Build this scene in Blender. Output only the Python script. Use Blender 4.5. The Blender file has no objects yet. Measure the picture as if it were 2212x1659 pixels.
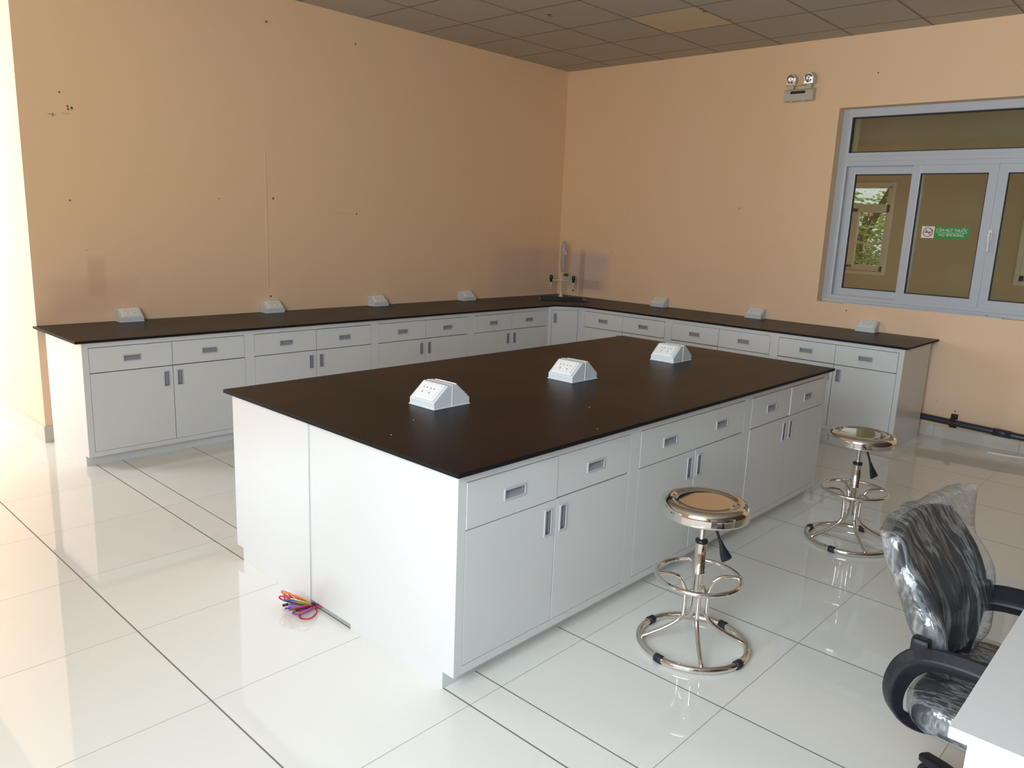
import bpy, bmesh, math, random
from mathutils import Vector, Matrix, noise
from mathutils.geometry import tessellate_polygon
random.seed(7)
C = bpy.context.scene.collection
PI = math.pi
R = math.radians

# ------------------------------------------------------------------ materials
def new_mat(name):
    m = bpy.data.materials.new(name); m.use_nodes = True
    nt = m.node_tree; b = nt.nodes['Principled BSDF']
    return m, nt, b

def srgb(r, g, b):
    f = lambda c: (c/12.92 if c <= .04045 else ((c+.055)/1.055)**2.4)
    return (f(r/255), f(g/255), f(b/255), 1)

def mat(name, col, rough=.5, metal=0., spec=.5, bump=0., bscale=200., coat=0., var=0.):
    m, nt, b = new_mat(name)
    b.inputs['Base Color'].default_value = col
    b.inputs['Roughness'].default_value = rough
    b.inputs['Metallic'].default_value = metal
    b.inputs['Specular IOR Level'].default_value = spec
    b.inputs['Coat Weight'].default_value = coat
    b.inputs['Coat Roughness'].default_value = .08
    if bump or var:
        tc = nt.nodes.new('ShaderNodeTexCoord')
        n = nt.nodes.new('ShaderNodeTexNoise'); n.inputs['Scale'].default_value = bscale
        n.inputs['Detail'].default_value = 4
        nt.links.new(tc.outputs['Object'], n.inputs['Vector'])
        if bump:
            bp = nt.nodes.new('ShaderNodeBump'); bp.inputs['Strength'].default_value = bump
            bp.inputs['Distance'].default_value = .002
            nt.links.new(n.outputs['Fac'], bp.inputs['Height']); nt.links.new(bp.outputs['Normal'], b.inputs['Normal'])
        if var:
            mx = nt.nodes.new('ShaderNodeMix'); mx.data_type = 'RGBA'
            mx.inputs['A'].default_value = col
            mx.inputs['B'].default_value = (col[0]*(1-var), col[1]*(1-var), col[2]*(1-var), 1)
            nt.links.new(n.outputs['Fac'], mx.inputs['Factor']); nt.links.new(mx.outputs['Result'], b.inputs['Base Color'])
    return m

class NG:
    """small helper for math node graphs"""
    def __init__(s, nt): s.nt = nt; s.L = nt.links
    def m(s, op, a, b=None, c=None, clamp=False):
        n = s.nt.nodes.new('ShaderNodeMath'); n.operation = op; n.use_clamp = clamp
        for i, v in enumerate((a, b, c)):
            if v is None: continue
            if isinstance(v, (int, float)): n.inputs[i].default_value = v
            else: s.L.new(v, n.inputs[i])
        return n.outputs[0]
    def mix(s, f, a, b):
        n = s.nt.nodes.new('ShaderNodeMix'); n.data_type = 'RGBA'
        for k, v in (('Factor', f), ('A', a), ('B', b)):
            if isinstance(v, (int, float, tuple)): n.inputs[k].default_value = v
            else: s.L.new(v, n.inputs[k])
        return n.outputs['Result']
    def pos(s):
        g = s.nt.nodes.new('ShaderNodeNewGeometry'); x = s.nt.nodes.new('ShaderNodeSeparateXYZ')
        s.L.new(g.outputs['Position'], x.inputs[0]); return g.outputs['Position'], x.outputs
    def noise(s, vec, scale, detail=3., rough=.5):
        n = s.nt.nodes.new('ShaderNodeTexNoise'); n.inputs['Scale'].default_value = scale
        n.inputs['Detail'].default_value = detail; n.inputs['Roughness'].default_value = rough
        s.L.new(vec, n.inputs['Vector']); return n.outputs['Fac']
    def line(s, x, off, pitch, half):
        """1 on grid lines x = off + k*pitch"""
        q = s.m('DIVIDE', s.m('SUBTRACT', x, off), pitch)
        d = s.m('ABSOLUTE', s.m('SUBTRACT', q, s.m('ROUND', q)))
        return s.m('LESS_THAN', d, half/pitch)
    def at(s, x, v, half):
        return s.m('LESS_THAN', s.m('ABSOLUTE', s.m('SUBTRACT', x, v)), half)
    def OR(s, *a):
        r = a[0]
        for b in a[1:]: r = s.m('MAXIMUM', r, b)
        return r

def wall_mat(name, base, alt, low, axis, dots=(), ridges=(), patches=()):
    """painted plaster: slow colour drift, tiny texture, small nail holes and scuffs"""
    m, nt, b = new_mat(name); g = NG(nt)
    P, X = g.pos(); u = X[axis]; z = X[2]
    n1 = g.noise(P, .9, 4); n2 = g.noise(P, 3.5, 5, .6)
    col = g.mix(g.m('MULTIPLY_ADD', n1, 2.2, -.6, True), base, alt)
    zz = g.m('MULTIPLY_ADD', z, -.9, 1.45, True)
    col = g.mix(g.m('MULTIPLY', zz, g.m('MULTIPLY_ADD', n2, 1.2, .1, True)), col, low)
    for (pu, pz, w, h, c, s) in patches:      # worn or differently toned areas
        du = g.m('SUBTRACT', 1., g.m('DIVIDE', g.m('ABSOLUTE', g.m('SUBTRACT', u, pu)), w))
        dz = g.m('SUBTRACT', 1., g.m('DIVIDE', g.m('ABSOLUTE', g.m('SUBTRACT', z, pz)), h))
        f = g.m('MULTIPLY', g.m('MULTIPLY', g.m('MULTIPLY', du, 3., None, True), g.m('MULTIPLY', dz, 3., None, True)), g.m('MULTIPLY_ADD', n2, s*1.2, s*.4, True))
        col = g.mix(f, col, c)
    if dots:
        f = None
        for (du, dz, r) in dots:
            a = g.m('SUBTRACT', u, du); c = g.m('SUBTRACT', z, dz)
            d = g.m('LESS_THAN', g.m('ADD', g.m('MULTIPLY', a, a), g.m('MULTIPLY', c, c)), r*r*.6)
            f = d if f is None else g.m('MAXIMUM', f, d)
        col = g.mix(g.m('MULTIPLY', f, .85), col, (.05, .03, .018, 1))
    h = g.m('MULTIPLY', g.noise(P, 160, 3), .25)
    for (ru, z0, z1, w) in ridges:
        r = g.m('SUBTRACT', 1., g.m('DIVIDE', g.m('ABSOLUTE', g.m('SUBTRACT', u, ru)), w), None, True)
        r = g.m('MULTIPLY', r, g.m('MULTIPLY', g.m('GREATER_THAN', z, z0), g.m('LESS_THAN', z, z1)))
        h = g.m('ADD', h, g.m('MULTIPLY', r, 4.))
    bp = nt.nodes.new('ShaderNodeBump'); bp.inputs['Strength'].default_value = .35; bp.inputs['Distance'].default_value = .002
    nt.links.new(h, bp.inputs['Height']); nt.links.new(bp.outputs['Normal'], b.inputs['Normal'])
    nt.links.new(col, b.inputs['Base Color'])
    b.inputs['Roughness'].default_value = .62; b.inputs['Specular IOR Level'].default_value = .3
    return m

WALL_A = srgb(246, 211, 165); WALL_B = srgb(249, 209, 170); WALL_L = srgb(244, 210, 180)

M = {}
M['wall_left'] = wall_mat('peach_wall_paint_left', WALL_A, WALL_B, WALL_L, 0,
    dots=[(-3.583, 2.979, .012), (-5.047, 2.272, .008), (-5.005, 2.192, .009), (-4.981, 2.184, .011), (-5.003, 2.174, .009),
          (-5.033, 1.6, .008), (-4.009, 1.66, .006), (-3.56, 1.682, .011), (-3.601, .912, .011), (-2.772, 2.967, .009), (-2.766, 1.59, .009),
          (-4.953, 1.279, .004), (-.35, 1.6, .006), (-.28, 1.62, .006)],
    ridges=[(-3.62, .99, 2.03, .012)],
    patches=[(-5.10, 2.131, .028, .0035, (.2, .13, .09, 1), .7), (-5.095, 2.131, .0035, .016, (.2, .13, .09, 1), .7), (-5.02, 2.145, .03, .003, (.4, .3, .25, 1), .5),
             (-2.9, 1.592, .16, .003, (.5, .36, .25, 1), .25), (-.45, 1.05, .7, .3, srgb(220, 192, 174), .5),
             (-4.9, 1.1, .07, .16, srgb(222, 182, 146), .45), (-4.93, .98, .35, .14, srgb(228, 188, 160), .35)])
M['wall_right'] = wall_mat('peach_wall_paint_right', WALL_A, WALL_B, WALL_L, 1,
    dots=[(-3.253, 2.872, .008), (-2.152, 1.782, .007), (-3.241, .94, .008), (-4.188, .235, .008), (-.906, 1.76, .005), (-.73, 1.298, .006), (-4.05, .29, .005)],
    patches=[(-.4, 1.06, .34, .25, srgb(216, 192, 182), .7), (-.34, 1.05, .04, .28, srgb(176, 146, 126), .5), (-.46, .93, .16, .06, srgb(180, 152, 134), .4)])  # greyer soft-edged patches behind the tap
M['wall_plain'] = wall_mat('peach_wall_paint', WALL_A, WALL_B, WALL_L, 1)
M['wall_end'] = wall_mat('cream_wall_paint', srgb(240, 216, 186), srgb(242, 220, 190), srgb(240, 214, 186), 1)

def floor_mat():
    m, nt, b = new_mat('polished_porcelain_tile'); g = NG(nt)
    P, X = g.pos(); x, y = X[0], X[1]
    right = g.m('GREATER_THAN', x, -4.9); left = g.m('LESS_THAN', x, -5.18)
    lx = g.OR(g.m('MULTIPLY', g.line(x, -4.61, .606, .0026), right),
              g.m('MULTIPLY', g.line(x, -5.219, .6, .003), left), g.at(x, -5.067, .0026))
    ly = g.line(y, -4.058, .599, .0016)
    n1 = g.noise(P, 1.6, 5, .6); n2 = g.noise(P, 14, 3)
    col = g.mix(n1, srgb(238, 237, 231), srgb(230, 228, 221))
    # each tile slightly its own tone
    cx = g.m('FLOOR', g.m('DIVIDE', g.m('ADD', x, 4.61), .606)); cy = g.m('FLOOR', g.m('DIVIDE', g.m('ADD', y, 4.058), .599))
    w = nt.nodes.new('ShaderNodeTexWhiteNoise'); w.noise_dimensions = '2D'
    cb = nt.nodes.new('ShaderNodeCombineXYZ'); nt.links.new(cx, cb.inputs[0]); nt.links.new(cy, cb.inputs[1]); nt.links.new(cb.outputs[0], w.inputs['Vector'])
    col = g.mix(g.m('MULTIPLY', w.outputs['Value'], .25), col, srgb(222, 219, 211))
    col = g.mix(g.m('MULTIPLY', ly, .62), col, srgb(120, 112, 100))
    col = g.mix(g.m('MULTIPLY', lx, .85), col, srgb(86, 78, 70))
    nt.links.new(col, b.inputs['Base Color'])
    gr = g.OR(lx, ly)
    nt.links.new(g.m('MULTIPLY_ADD', gr, .5, g.m('MULTIPLY_ADD', n2, .02, .02)), b.inputs['Roughness'])
    b.inputs['Specular IOR Level'].default_value = .62
    bp = nt.nodes.new('ShaderNodeBump'); bp.inputs['Strength'].default_value = .15; bp.inputs['Distance'].default_value = .001
    nt.links.new(g.m('MULTIPLY_ADD', gr, -1., g.m('MULTIPLY', g.noise(P, 3., 2), .5)), bp.inputs['Height']); nt.links.new(bp.outputs['Normal'], b.inputs['Normal'])
    return m
M['bounce_cut_dark'] = mat('dark_bounce_blocker', srgb(84, 62, 48), .5)  # dark tone picked to cut light bouncing off the unseen rear wall
M['floor'] = floor_mat()

def ceiling_mat():
    m, nt, b = new_mat('suspended_ceiling_tile'); g = NG(nt)
    P, X = g.pos(); x, y = X[0], X[1]
    bar = g.OR(g.line(x, -.27, .607, .0085), g.line(y, -.598, .606, .0085))
    gap = g.OR(g.line(x, -.2595, .607, .0045), g.line(y, -.5875, .606, .0045))
    n = g.noise(P, 45, 4, .7); n2 = g.noise(P, 1.5, 4)
    col = g.mix(n, srgb(196, 190, 178), srgb(180, 174, 163))
    col = g.mix(g.m('MULTIPLY', n2, .35), col, srgb(168, 160, 146))
    warm = g.m('MULTIPLY', g.at(x, -1.1805, .3), g.at(y, -2.112, .3))
    col = g.mix(warm, col, srgb(216, 198, 166))
    mk = None
    for (mx, my, r) in ((-1.90, -1.36, .03), (-1.86, -1.33, .018), (-1.317, -2.40, .035), (-1.38, -2.41, .025), (-1.0, -2.43, .02)):
        a = g.m('SUBTRACT', x, mx); c = g.m('SUBTRACT', y, my)
        d = g.m('ADD', g.m('MULTIPLY', a, a), g.m('MULTIPLY', c, c))
        d = g.m('LESS_THAN', g.m('ADD', d, g.m('MULTIPLY', g.m('SUBTRACT', n, .5), .002)), r*r*.5)
        mk = d if mk is None else g.m('MAXIMUM', mk, d)
    col = g.mix(g.m('MULTIPLY', mk, .8), col, srgb(70, 52, 40))
    col = g.mix(g.m('MULTIPLY', bar, .8), col, srgb(158, 148, 134))
    col = g.mix(g.m('MULTIPLY', gap, .8), col, srgb(88, 78, 68))
    nt.links.new(col, b.inputs['Base Color']); b.inputs['Roughness'].default_value = .8
    bp = nt.nodes.new('ShaderNodeBump'); bp.inputs['Strength'].default_value = .4; bp.inputs['Distance'].default_value = .004
    nt.links.new(g.m('SUBTRACT', n, g.m('MULTIPLY', gap, 1.)), bp.inputs['Height']); nt.links.new(bp.outputs['Normal'], b.inputs['Normal'])
    return m
M['ceiling'] = ceiling_mat()

def base_tile_mat():
    m, nt, b = new_mat('beige_skirting_tile'); g = NG(nt)
    P, X = g.pos()
    ln = g.OR(g.line(X[0], -5.219, .6, .002), g.line(X[1], -4.058, .599, .002))
    col = g.mix(g.noise(P, 3, 4), srgb(212, 204, 190), srgb(198, 190, 176))
    col = g.mix(g.m('MULTIPLY', ln, .6), col, srgb(120, 110, 98))
    nt.links.new(col, b.inputs['Base Color']); b.inputs['Roughness'].default_value = .12
    return m
M['skirting'] = base_tile_mat()

def worktop_mat():
    m, nt, b = new_mat('dark_brown_laminate'); g = NG(nt)
    P, X = g.pos()
    n = g.noise(P, 900, 2); n2 = g.noise(P, 2.2, 5, .65)
    col = g.mix(n, srgb(33, 22, 21), srgb(25, 17, 17))
    nt.links.new(col, b.inputs['Base Color'])
    nt.links.new(g.m('MULTIPLY_ADD', n2, .12, .30), b.inputs['Roughness'])
    b.inputs['Specular IOR Level'].default_value = .15
    bp = nt.nodes.new('ShaderNodeBump'); bp.inputs['Strength'].default_value = .12; bp.inputs['Distance'].default_value = .0005
    nt.links.new(n, bp.inputs['Height']); nt.links.new(bp.outputs['Normal'], b.inputs['Normal'])
    return m
M['worktop'] = worktop_mat()
M['worktop_edge'] = mat('black_laminate_core', (.010, .009, .010, 1), .6, spec=.15)
M['cabinet'] = mat('white_powder_coat', srgb(214, 215, 214), .22, spec=.5, bump=.05, bscale=260)
M['gap_shade'] = mat('gap_shade_grey', srgb(58, 60, 62), .6)  # shade inside the door and drawer gaps, put into the colour
M['handle'] = mat('grey_plastic_pull', srgb(190, 190, 194), .35)
M['handle_in'] = mat('grey_plastic_pull_recess', srgb(150, 150, 155), .4)
M['socket'] = mat('pale_grey_abs', srgb(214, 218, 221), .4)
M['plate'] = mat('white_abs', srgb(240, 240, 238), .3)
M['slot'] = mat('dark_slot', (.02, .018, .017, 1), .6)
M['black'] = mat('black_plastic', (.013, .013, .016, 1), .4)
M['sink'] = mat('black_polypropylene', (.014, .015, .017, 1), .28)
M['rubber'] = mat('black_rubber', (.016, .02, .028, 1), .55)
M['chrome'] = mat('chrome', (.82, .78, .74, 1), .07, metal=1.)
M['steel'] = mat('polished_steel', (.80, .75, .70, 1), .06, metal=1., bump=.012, bscale=9)
M['tap_body'] = mat('cream_tap_enamel', srgb(226, 220, 206), .3)
M['brass'] = mat('brass', (.6, .4, .16, 1), .3, metal=1.)
M['tap_green'] = mat('dark_green_plastic', srgb(12, 58, 30), .3)
M['nozzle'] = mat('white_plastic_nozzle', srgb(225, 222, 214), .35)
M['frame'] = mat('white_upvc', srgb(196, 200, 206), .28)
M['gasket'] = mat('black_gasket', (.015, .015, .016, 1), .6)
M['corridor'] = wall_mat('corridor_wall_paint', srgb(208, 194, 162), srgb(200, 187, 157), srgb(202, 189, 159), 1)
M['corridor_frame'] = mat('beige_window_frame', srgb(232, 228, 212), .4)
M['white'] = mat('white_plastic', srgb(238, 238, 236), .4)
M['green'] = mat('green_vinyl', srgb(12, 150, 52), .35)
M['red'] = mat('red_vinyl', srgb(200, 30, 34), .4)
M['sign_black'] = mat('black_vinyl', (.02, .02, .02, 1), .4)
M['lamp_body'] = mat('ivory_plastic', srgb(206, 198, 176), .45)
M['lamp_mirror'] = mat('lamp_reflector', (.85, .85, .87, 1), .12, metal=1., bump=.6, bscale=60)
M['pipe'] = mat('dark_grey_pvc', srgb(54, 56, 64), .35)
M['rust'] = mat('rusty_steel', srgb(72, 40, 26), .7, var=.5, bscale=40)
M['paper'] = mat('white_paper', srgb(248, 248, 246), .6)
M['desk'] = mat('light_grey_laminate', srgb(208, 207, 206), .35, bump=.05, bscale=300)
M['desk_edge'] = mat('white_laminate', srgb(240, 241, 243), .3)
M['mesh'] = mat('dark_grey_fabric', srgb(52, 53, 56), .75, bump=.5, bscale=420)
M['seat_fabric'] = mat('navy_black_fabric', srgb(34, 37, 46), .7, bump=.5, bscale=420)
M['chair_plastic'] = mat('dark_nylon', srgb(22, 22, 32), .42, spec=.4)
M['soil'] = mat('soil', srgb(120, 110, 80), .9)
M['bark'] = mat('bark', srgb(90, 74, 56), .9)
def leaf_mat(name, c1, c2):
    m, nt, b = new_mat(name); g = NG(nt); P, X = g.pos()
    nt.links.new(g.mix(g.noise(P, 5, 3), c1, c2), b.inputs['Base Color']); b.inputs['Roughness'].default_value = .55
    return m
M['leaf'] = leaf_mat('leaf_green', srgb(150, 182, 84), srgb(196, 212, 124))
M['leaf2'] = leaf_mat('leaf_dark_green', srgb(108, 150, 72), srgb(160, 188, 108))

def glass_mat():
    m, nt, b = new_mat('window_glass'); g = NG(nt)
    nt.nodes.remove(b); out = nt.nodes['Material Output']
    t = nt.nodes.new('ShaderNodeBsdfTransparent'); t.inputs[0].default_value = (.80, .82, .78, 1)
    gl = nt.nodes.new('ShaderNodeBsdfGlossy'); gl.inputs['Roughness'].default_value = .02
    fr = nt.nodes.new('ShaderNodeFresnel'); fr.inputs[0].default_value = 1.5
    mx = nt.nodes.new('ShaderNodeMixShader')
    nt.links.new(g.m('MULTIPLY', fr.outputs[0], 1.2, None, True), mx.inputs[0]); nt.links.new(t.outputs[0], mx.inputs[1]); nt.links.new(gl.outputs[0], mx.inputs[2])
    nt.links.new(mx.outputs[0], out.inputs['Surface'])
    return m
M['glass'] = glass_mat()

def wrap_mat(name, body, glint, scale):
    """thin crinkled polythene"""
    m, nt, b = new_mat(name); g = NG(nt)
    nt.nodes.remove(b); out = nt.nodes['Material Output']
    tc = nt.nodes.new('ShaderNodeTexCoord')
    mp = nt.nodes.new('ShaderNodeMapping'); mp.inputs['Scale'].default_value = (1, .3, .06)
    nt.links.new(tc.outputs['Object'], mp.inputs['Vector'])
    n = g.noise(mp.outputs[0], scale, 5, .65); n2 = g.noise(mp.outputs[0], scale*2.6, 3, .6)
    bp = nt.nodes.new('ShaderNodeBump'); bp.inputs['Strength'].default_value = .9; bp.inputs['Distance'].default_value = .012
    nt.links.new(g.m('ADD', n, g.m('MULTIPLY', n2, .4)), bp.inputs['Height'])
    t = nt.nodes.new('ShaderNodeBsdfTransparent'); t.inputs[0].default_value = (.93, .94, .95, 1)
    d = nt.nodes.new('ShaderNodeBsdfDiffuse'); d.inputs[0].default_value = (.75, .77, .79, 1)
    gl = nt.nodes.new('ShaderNodeBsdfGlossy'); gl.inputs['Roughness'].default_value = .12
    nt.links.new(bp.outputs[0], gl.inputs['Normal']); nt.links.new(bp.outputs[0], d.inputs['Normal'])
    ridge = g.m('POWER', g.m('SUBTRACT', 1., g.m('MULTIPLY', g.m('ABSOLUTE', g.m('SUBTRACT', n, .5)), 14., None, True), None, True), 2.)
    fd = g.m('MULTIPLY_ADD', ridge, glint*.35, body, True)  # white glints painted into the film along the noise ridges
    a = nt.nodes.new('ShaderNodeMixShader'); nt.links.new(fd, a.inputs[0]); nt.links.new(t.outputs[0], a.inputs[1]); nt.links.new(d.outputs[0], a.inputs[2])
    lw = nt.nodes.new('ShaderNodeFresnel'); lw.inputs[0].default_value = 1.45; nt.links.new(bp.outputs[0], lw.inputs['Normal'])
    fg = g.m('MULTIPLY_ADD', ridge, glint*.16, g.m('MULTIPLY', lw.outputs[0], .6), True)
    c = nt.nodes.new('ShaderNodeMixShader'); nt.links.new(fg, c.inputs[0]); nt.links.new(a.outputs[0], c.inputs[1]); nt.links.new(gl.outputs[0], c.inputs[2])
    nt.links.new(c.outputs[0], out.inputs['Surface'])
    return m
M['wrap'] = wrap_mat('clear_polythene_wrap', .05, .75, 21.)
M['wrap_small'] = wrap_mat('clear_polythene_sleeve', .38, 1., 40.)

# ------------------------------------------------------------------ geometry helpers
def box(bm, x0, x1, y0, y1, z0, z1, T=None, bev=0., mi=0):
    vs = [bm.verts.new((x, y, z)) for z in (z0, z1) for y in (y0, y1) for x in (x0, x1)]
    fs = []
    for q in ((0, 2, 3, 1), (4, 5, 7, 6), (0, 1, 5, 4), (1, 3, 7, 5), (3, 2, 6, 7), (2, 0, 4, 6)):
        f = bm.faces.new([vs[i] for i in q]); f.material_index = mi; fs.append(f)
    if bev > 0:
        es = list({e for f in fs for e in f.edges})
        r = bmesh.ops.bevel(bm, geom=es, offset=bev, segments=2, profile=.6, affect='EDGES')
        vs = list({v for f in r['faces'] for v in f.verts} | {v for v in vs if v.is_valid})
        for f in r['faces']: f.material_index = mi
    if T is not None:
        for v in vs: v.co = T @ v.co
    return vs

def prism(bm, poly, z0, z1, holes=(), T=None, mi=0, mi_side=None):
    """extruded 2D polygon (list of (x,y)) with optional holes"""
    if mi_side is None: mi_side = mi
    loops = [list(poly)] + [list(h) for h in holes]
    flat = [p for l in loops for p in l]
    tris = tessellate_polygon([[Vector((p[0], p[1], 0)) for p in l] for l in loops])
    lo = [bm.verts.new((p[0], p[1], z0)) for p in flat]; hi = [bm.verts.new((p[0], p[1], z1)) for p in flat]
    fs = []
    for t in tris:
        fs.append(bm.faces.new([hi[i] for i in t])); fs.append(bm.faces.new([lo[i] for i in reversed(t)]))
    for f in fs: f.material_index = mi
    o = 0
    for l in loops:
        n = len(l)
        for i in range(n):
            a, b_ = o+i, o+(i+1) % n
            f = bm.faces.new((lo[a], lo[b_], hi[b_], hi[a])); f.material_index = mi_side
        o += n
    bmesh.ops.recalc_face_normals(bm, faces=bm.faces[:])
    if T is not None:
        for v in lo+hi: v.co = T @ v.co
    return lo+hi

def rrect(x0, x1, y0, y1, r, n=4):
    pts = []
    for cx, cy, a0 in ((x1-r, y1-r, 0), (x0+r, y1-r, 90), (x0+r, y0+r, 180), (x1-r, y0+r, 270)):
        for k in range(n+1):
            a = R(a0+90*k/n); pts.append((cx+r*math.cos(a), cy+r*math.sin(a)))
    return pts

def smooth_path(pts, sub=6, closed=False):
    P = [Vector(p) for p in pts]; n = len(P); out = []
    rng = n if closed else n-1
    for i in range(rng):
        p0 = P[(i-1) % n] if (closed or i > 0) else P[0]*2-P[1]
        p1 = P[i]; p2 = P[(i+1) % n]
        p3 = P[(i+2) % n] if (closed or i+2 < n) else P[-1]*2-P[-2]
        for k in range(sub):
            t = k/sub
            out.append(.5*((2*p1)+(p2-p0)*t+(2*p0-5*p1+4*p2-p3)*t*t+(3*p1-p0-3*p2+p3)*t*t*t))
    if not closed: out.append(P[-1])
    return out

def tube(bm, path, r, seg=12, closed=False, cap=True, sec=None, up=None, mi=0):
    """sweep a circle (or section sec=[(a,b)..]) along a path; r may be a list"""
    P = [Vector(p) for p in path]; n = len(P)
    def tan(i):
        if closed: return (P[(i+1) % n]-P[i-1]).normalized()
        if i == 0: return (P[1]-P[0]).normalized()
        if i == n-1: return (P[-1]-P[-2]).normalized()
        return (P[i+1]-P[i-1]).normalized()
    t = tan(0)
    a = Vector(up) if up else (Vector((0, 0, 1)) if abs(t.z) < .9 else Vector((1, 0, 0)))
    nrm = (a-t*a.dot(t)).normalized()
    rings = []
    for i in range(n):
        t = tan(i)
        if up: nrm = (Vector(up)-t*Vector(up).dot(t)).normalized()
        else: nrm = (nrm-t*nrm.dot(t)).normalized()
        bi = t.cross(nrm); rr = r[i] if isinstance(r, (list, tuple)) else r
        if sec:
            sc = rr if isinstance(rr, tuple) else (rr, rr)
            ring = [bm.verts.new(P[i]+nrm*(p[1]*sc[1])+bi*(p[0]*sc[0])) for p in sec]
        else:
            ring = [bm.verts.new(P[i]+nrm*(rr*math.cos(2*PI*k/seg))+bi*(rr*math.sin(2*PI*k/seg))) for k in range(seg)]
        rings.append(ring)
    m = len(rings[0])
    for i in range(n if closed else n-1):
        A, B = rings[i], rings[(i+1) % n]
        for k in range(m):
            f = bm.faces.new((A[k], A[(k+1) % m], B[(k+1) % m], B[k])); f.smooth = sec is None; f.material_index = mi
    if cap and not closed:
        bm.faces.new(list(reversed(rings[0]))).material_index = mi; bm.faces.new(rings[-1]).material_index = mi
    return [v for q in rings for v in q]

def lathe(bm, prof, seg=32, T=None, mi=0, smooth=True):
    """profile [(r,z)..] around Z"""
    rings = []
    vs = []
    for r, z in prof:
        if r < 1e-6: ring = [bm.verts.new((0, 0, z))]
        else: ring = [bm.verts.new((r*math.cos(2*PI*k/seg), r*math.sin(2*PI*k/seg), z)) for k in range(seg)]
        rings.append(ring); vs += ring
    for A, B in zip(rings, rings[1:]):
        for k in range(seg):
            k2 = (k+1) % seg
            if len(A) == 1 and len(B) == 1: continue
            if len(A) == 1: f = bm.faces.new((A[0], B[k2], B[k]))
            elif len(B) == 1: f = bm.faces.new((A[k], A[k2], B[0]))
            else: f = bm.faces.new((A[k], A[k2], B[k2], B[k]))
            f.smooth = smooth; f.material_index = mi
    if T is not None:
        for v in vs: v.co = T @ v.co
    return vs

def BM(): return bmesh.new()

def obj(name, bm, mats, parent=None, bevel=0., subsurf=0, smooth=False):
    bmesh.ops.recalc_face_normals(bm, faces=bm.faces[:])
    me = bpy.data.meshes.new(name); bm.to_mesh(me); bm.free()
    for m in (mats if isinstance(mats, (list, tuple)) else [mats]):
        me.materials.append(M[m] if isinstance(m, str) else m)
    o = bpy.data.objects.new(name, me); C.objects.link(o)
    if parent is not None: o.parent = parent
    if smooth:
        for p in me.polygons: p.use_smooth = True
    if bevel:
        b = o.modifiers.new('bevel', 'BEVEL'); b.width = bevel; b.segments = 2; b.limit_method = 'ANGLE'; b.angle_limit = R(40)
    if subsurf:
        s = o.modifiers.new('sub', 'SUBSURF'); s.levels = subsurf; s.render_levels = subsurf
    return o

def tag(o, label, cat, group=None):
    o['label'] = label; o['category'] = cat
    if group: o['group'] = group
    return o

def thing(name, label, cat, loc=(0, 0, 0), rz=0., group=None):
    o = bpy.data.objects.new(name, None); C.objects.link(o); o.empty_display_size = .1
    o.location = loc; o.rotation_euler = (0, 0, rz)
    return tag(o, label, cat, group)

def struct(name, bm, mats, parent=None, bevel=0.):
    o = obj(name, bm, mats, parent, bevel)
    if parent is None: o['kind'] = 'structure'
    return o

def dup(root, loc, rz, label=None, group=None):
    r = root.copy(); C.objects.link(r); r.location = loc; r.rotation_euler = (0, 0, rz)
    if label: r['label'] = label
    if group: r['group'] = group
    for ch in list(root.children):
        c = ch.copy(); C.objects.link(c); c.parent = r
        for gch in list(ch.children):
            d = gch.copy(); C.objects.link(d); d.parent = c
    return r

# ------------------------------------------------------------------ the room
H = 3.182
XE = -5.29            # where the left wall ends
XW = -7.9; YR = -7.3; YF = 4.2
b = BM(); box(b, XW-.2, 0.0, YR-.2, YF+.2, -.12, 0); struct('floor', b, 'floor')
b = BM(); box(b, XW-.2, .0, YR-.2, YF+.2, H, H+.1); struct('ceiling', b, 'ceiling')
b = BM(); box(b, XE, .22, 0, YF+.2, 0, H, mi=0)
for f in b.faces:
    if abs(f.calc_center_median().x-XE) < 1e-4: f.material_index = 1
struct('wall_left', b, ['wall_left', 'wall_plain'])

# right wall with its window opening
WY0, WY1, WZ0, WZ1 = -5.42, -2.976, 1.0, 2.618
b = BM()
pts = [(YR-.2, 0), (0, 0), (0, H), (YR-.2, H)]
hole = [(WY0, WZ0), (WY1, WZ0), (WY1, WZ1), (WY0, WZ1)]
T = Matrix(((0, 0, 1, 0), (1, 0, 0, 0), (0, 1, 0, 0), (0, 0, 0, 1)))
prism(b, pts, 0, .22, [hole], T)
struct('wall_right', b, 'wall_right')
b = BM(); box(b, XW-.2, 0, YR-.2, YR, 0, H); struct('wall_rear_blocker', b, 'bounce_cut_dark')  # unseen rear wall, set close and dark to hold back bounce light
b = BM(); box(b, XW-.2, XE, YF, YF+.2, 0, H); struct('wall_far', b, 'wall_plain')

# daylight wall: four large windows (behind and left of the camera)
DW = [(-6.9, -3.7), (.6, 3.9)]
b = BM()
hs = [[(a, .95), (c, .95), (c, 3.08), (a, 3.08)] for a, c in DW]
prism(b, [(YR-.2, 0), (YF+.2, 0), (YF+.2, H), (YR-.2, H)], XW-.2, XW, hs, T)
struct('wall_outer', b, 'wall_plain')
for i, (a, c) in enumerate(DW):
    b = BM()
    for y in (a+.03, (a+c)/2, c-.03): box(b, XW-.12, XW-.05, y-.03, y+.03, .95, 3.08)
    for z in (.98, 2.3, 3.05): box(b, XW-.12, XW-.05, a, c, z-.03, z+.03)
    struct('window_%d' % (i+3), b, 'frame')

# skirting tiles
b = BM(); box(b, -.012, 0, YR, -3.97, 0, .1); struct('baseboard_right', b, 'skirting', bevel=.002)
b = BM(); box(b, XE-.0, -1.0, -.012, 0, 0, .11); struct('baseboard_left', b, 'skirting', bevel=.002)
b = BM(); box(b, XE-.012, XE, -.012, YF, 0, .11); struct('baseboard_end', b, 'skirting', bevel=.002)

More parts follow.
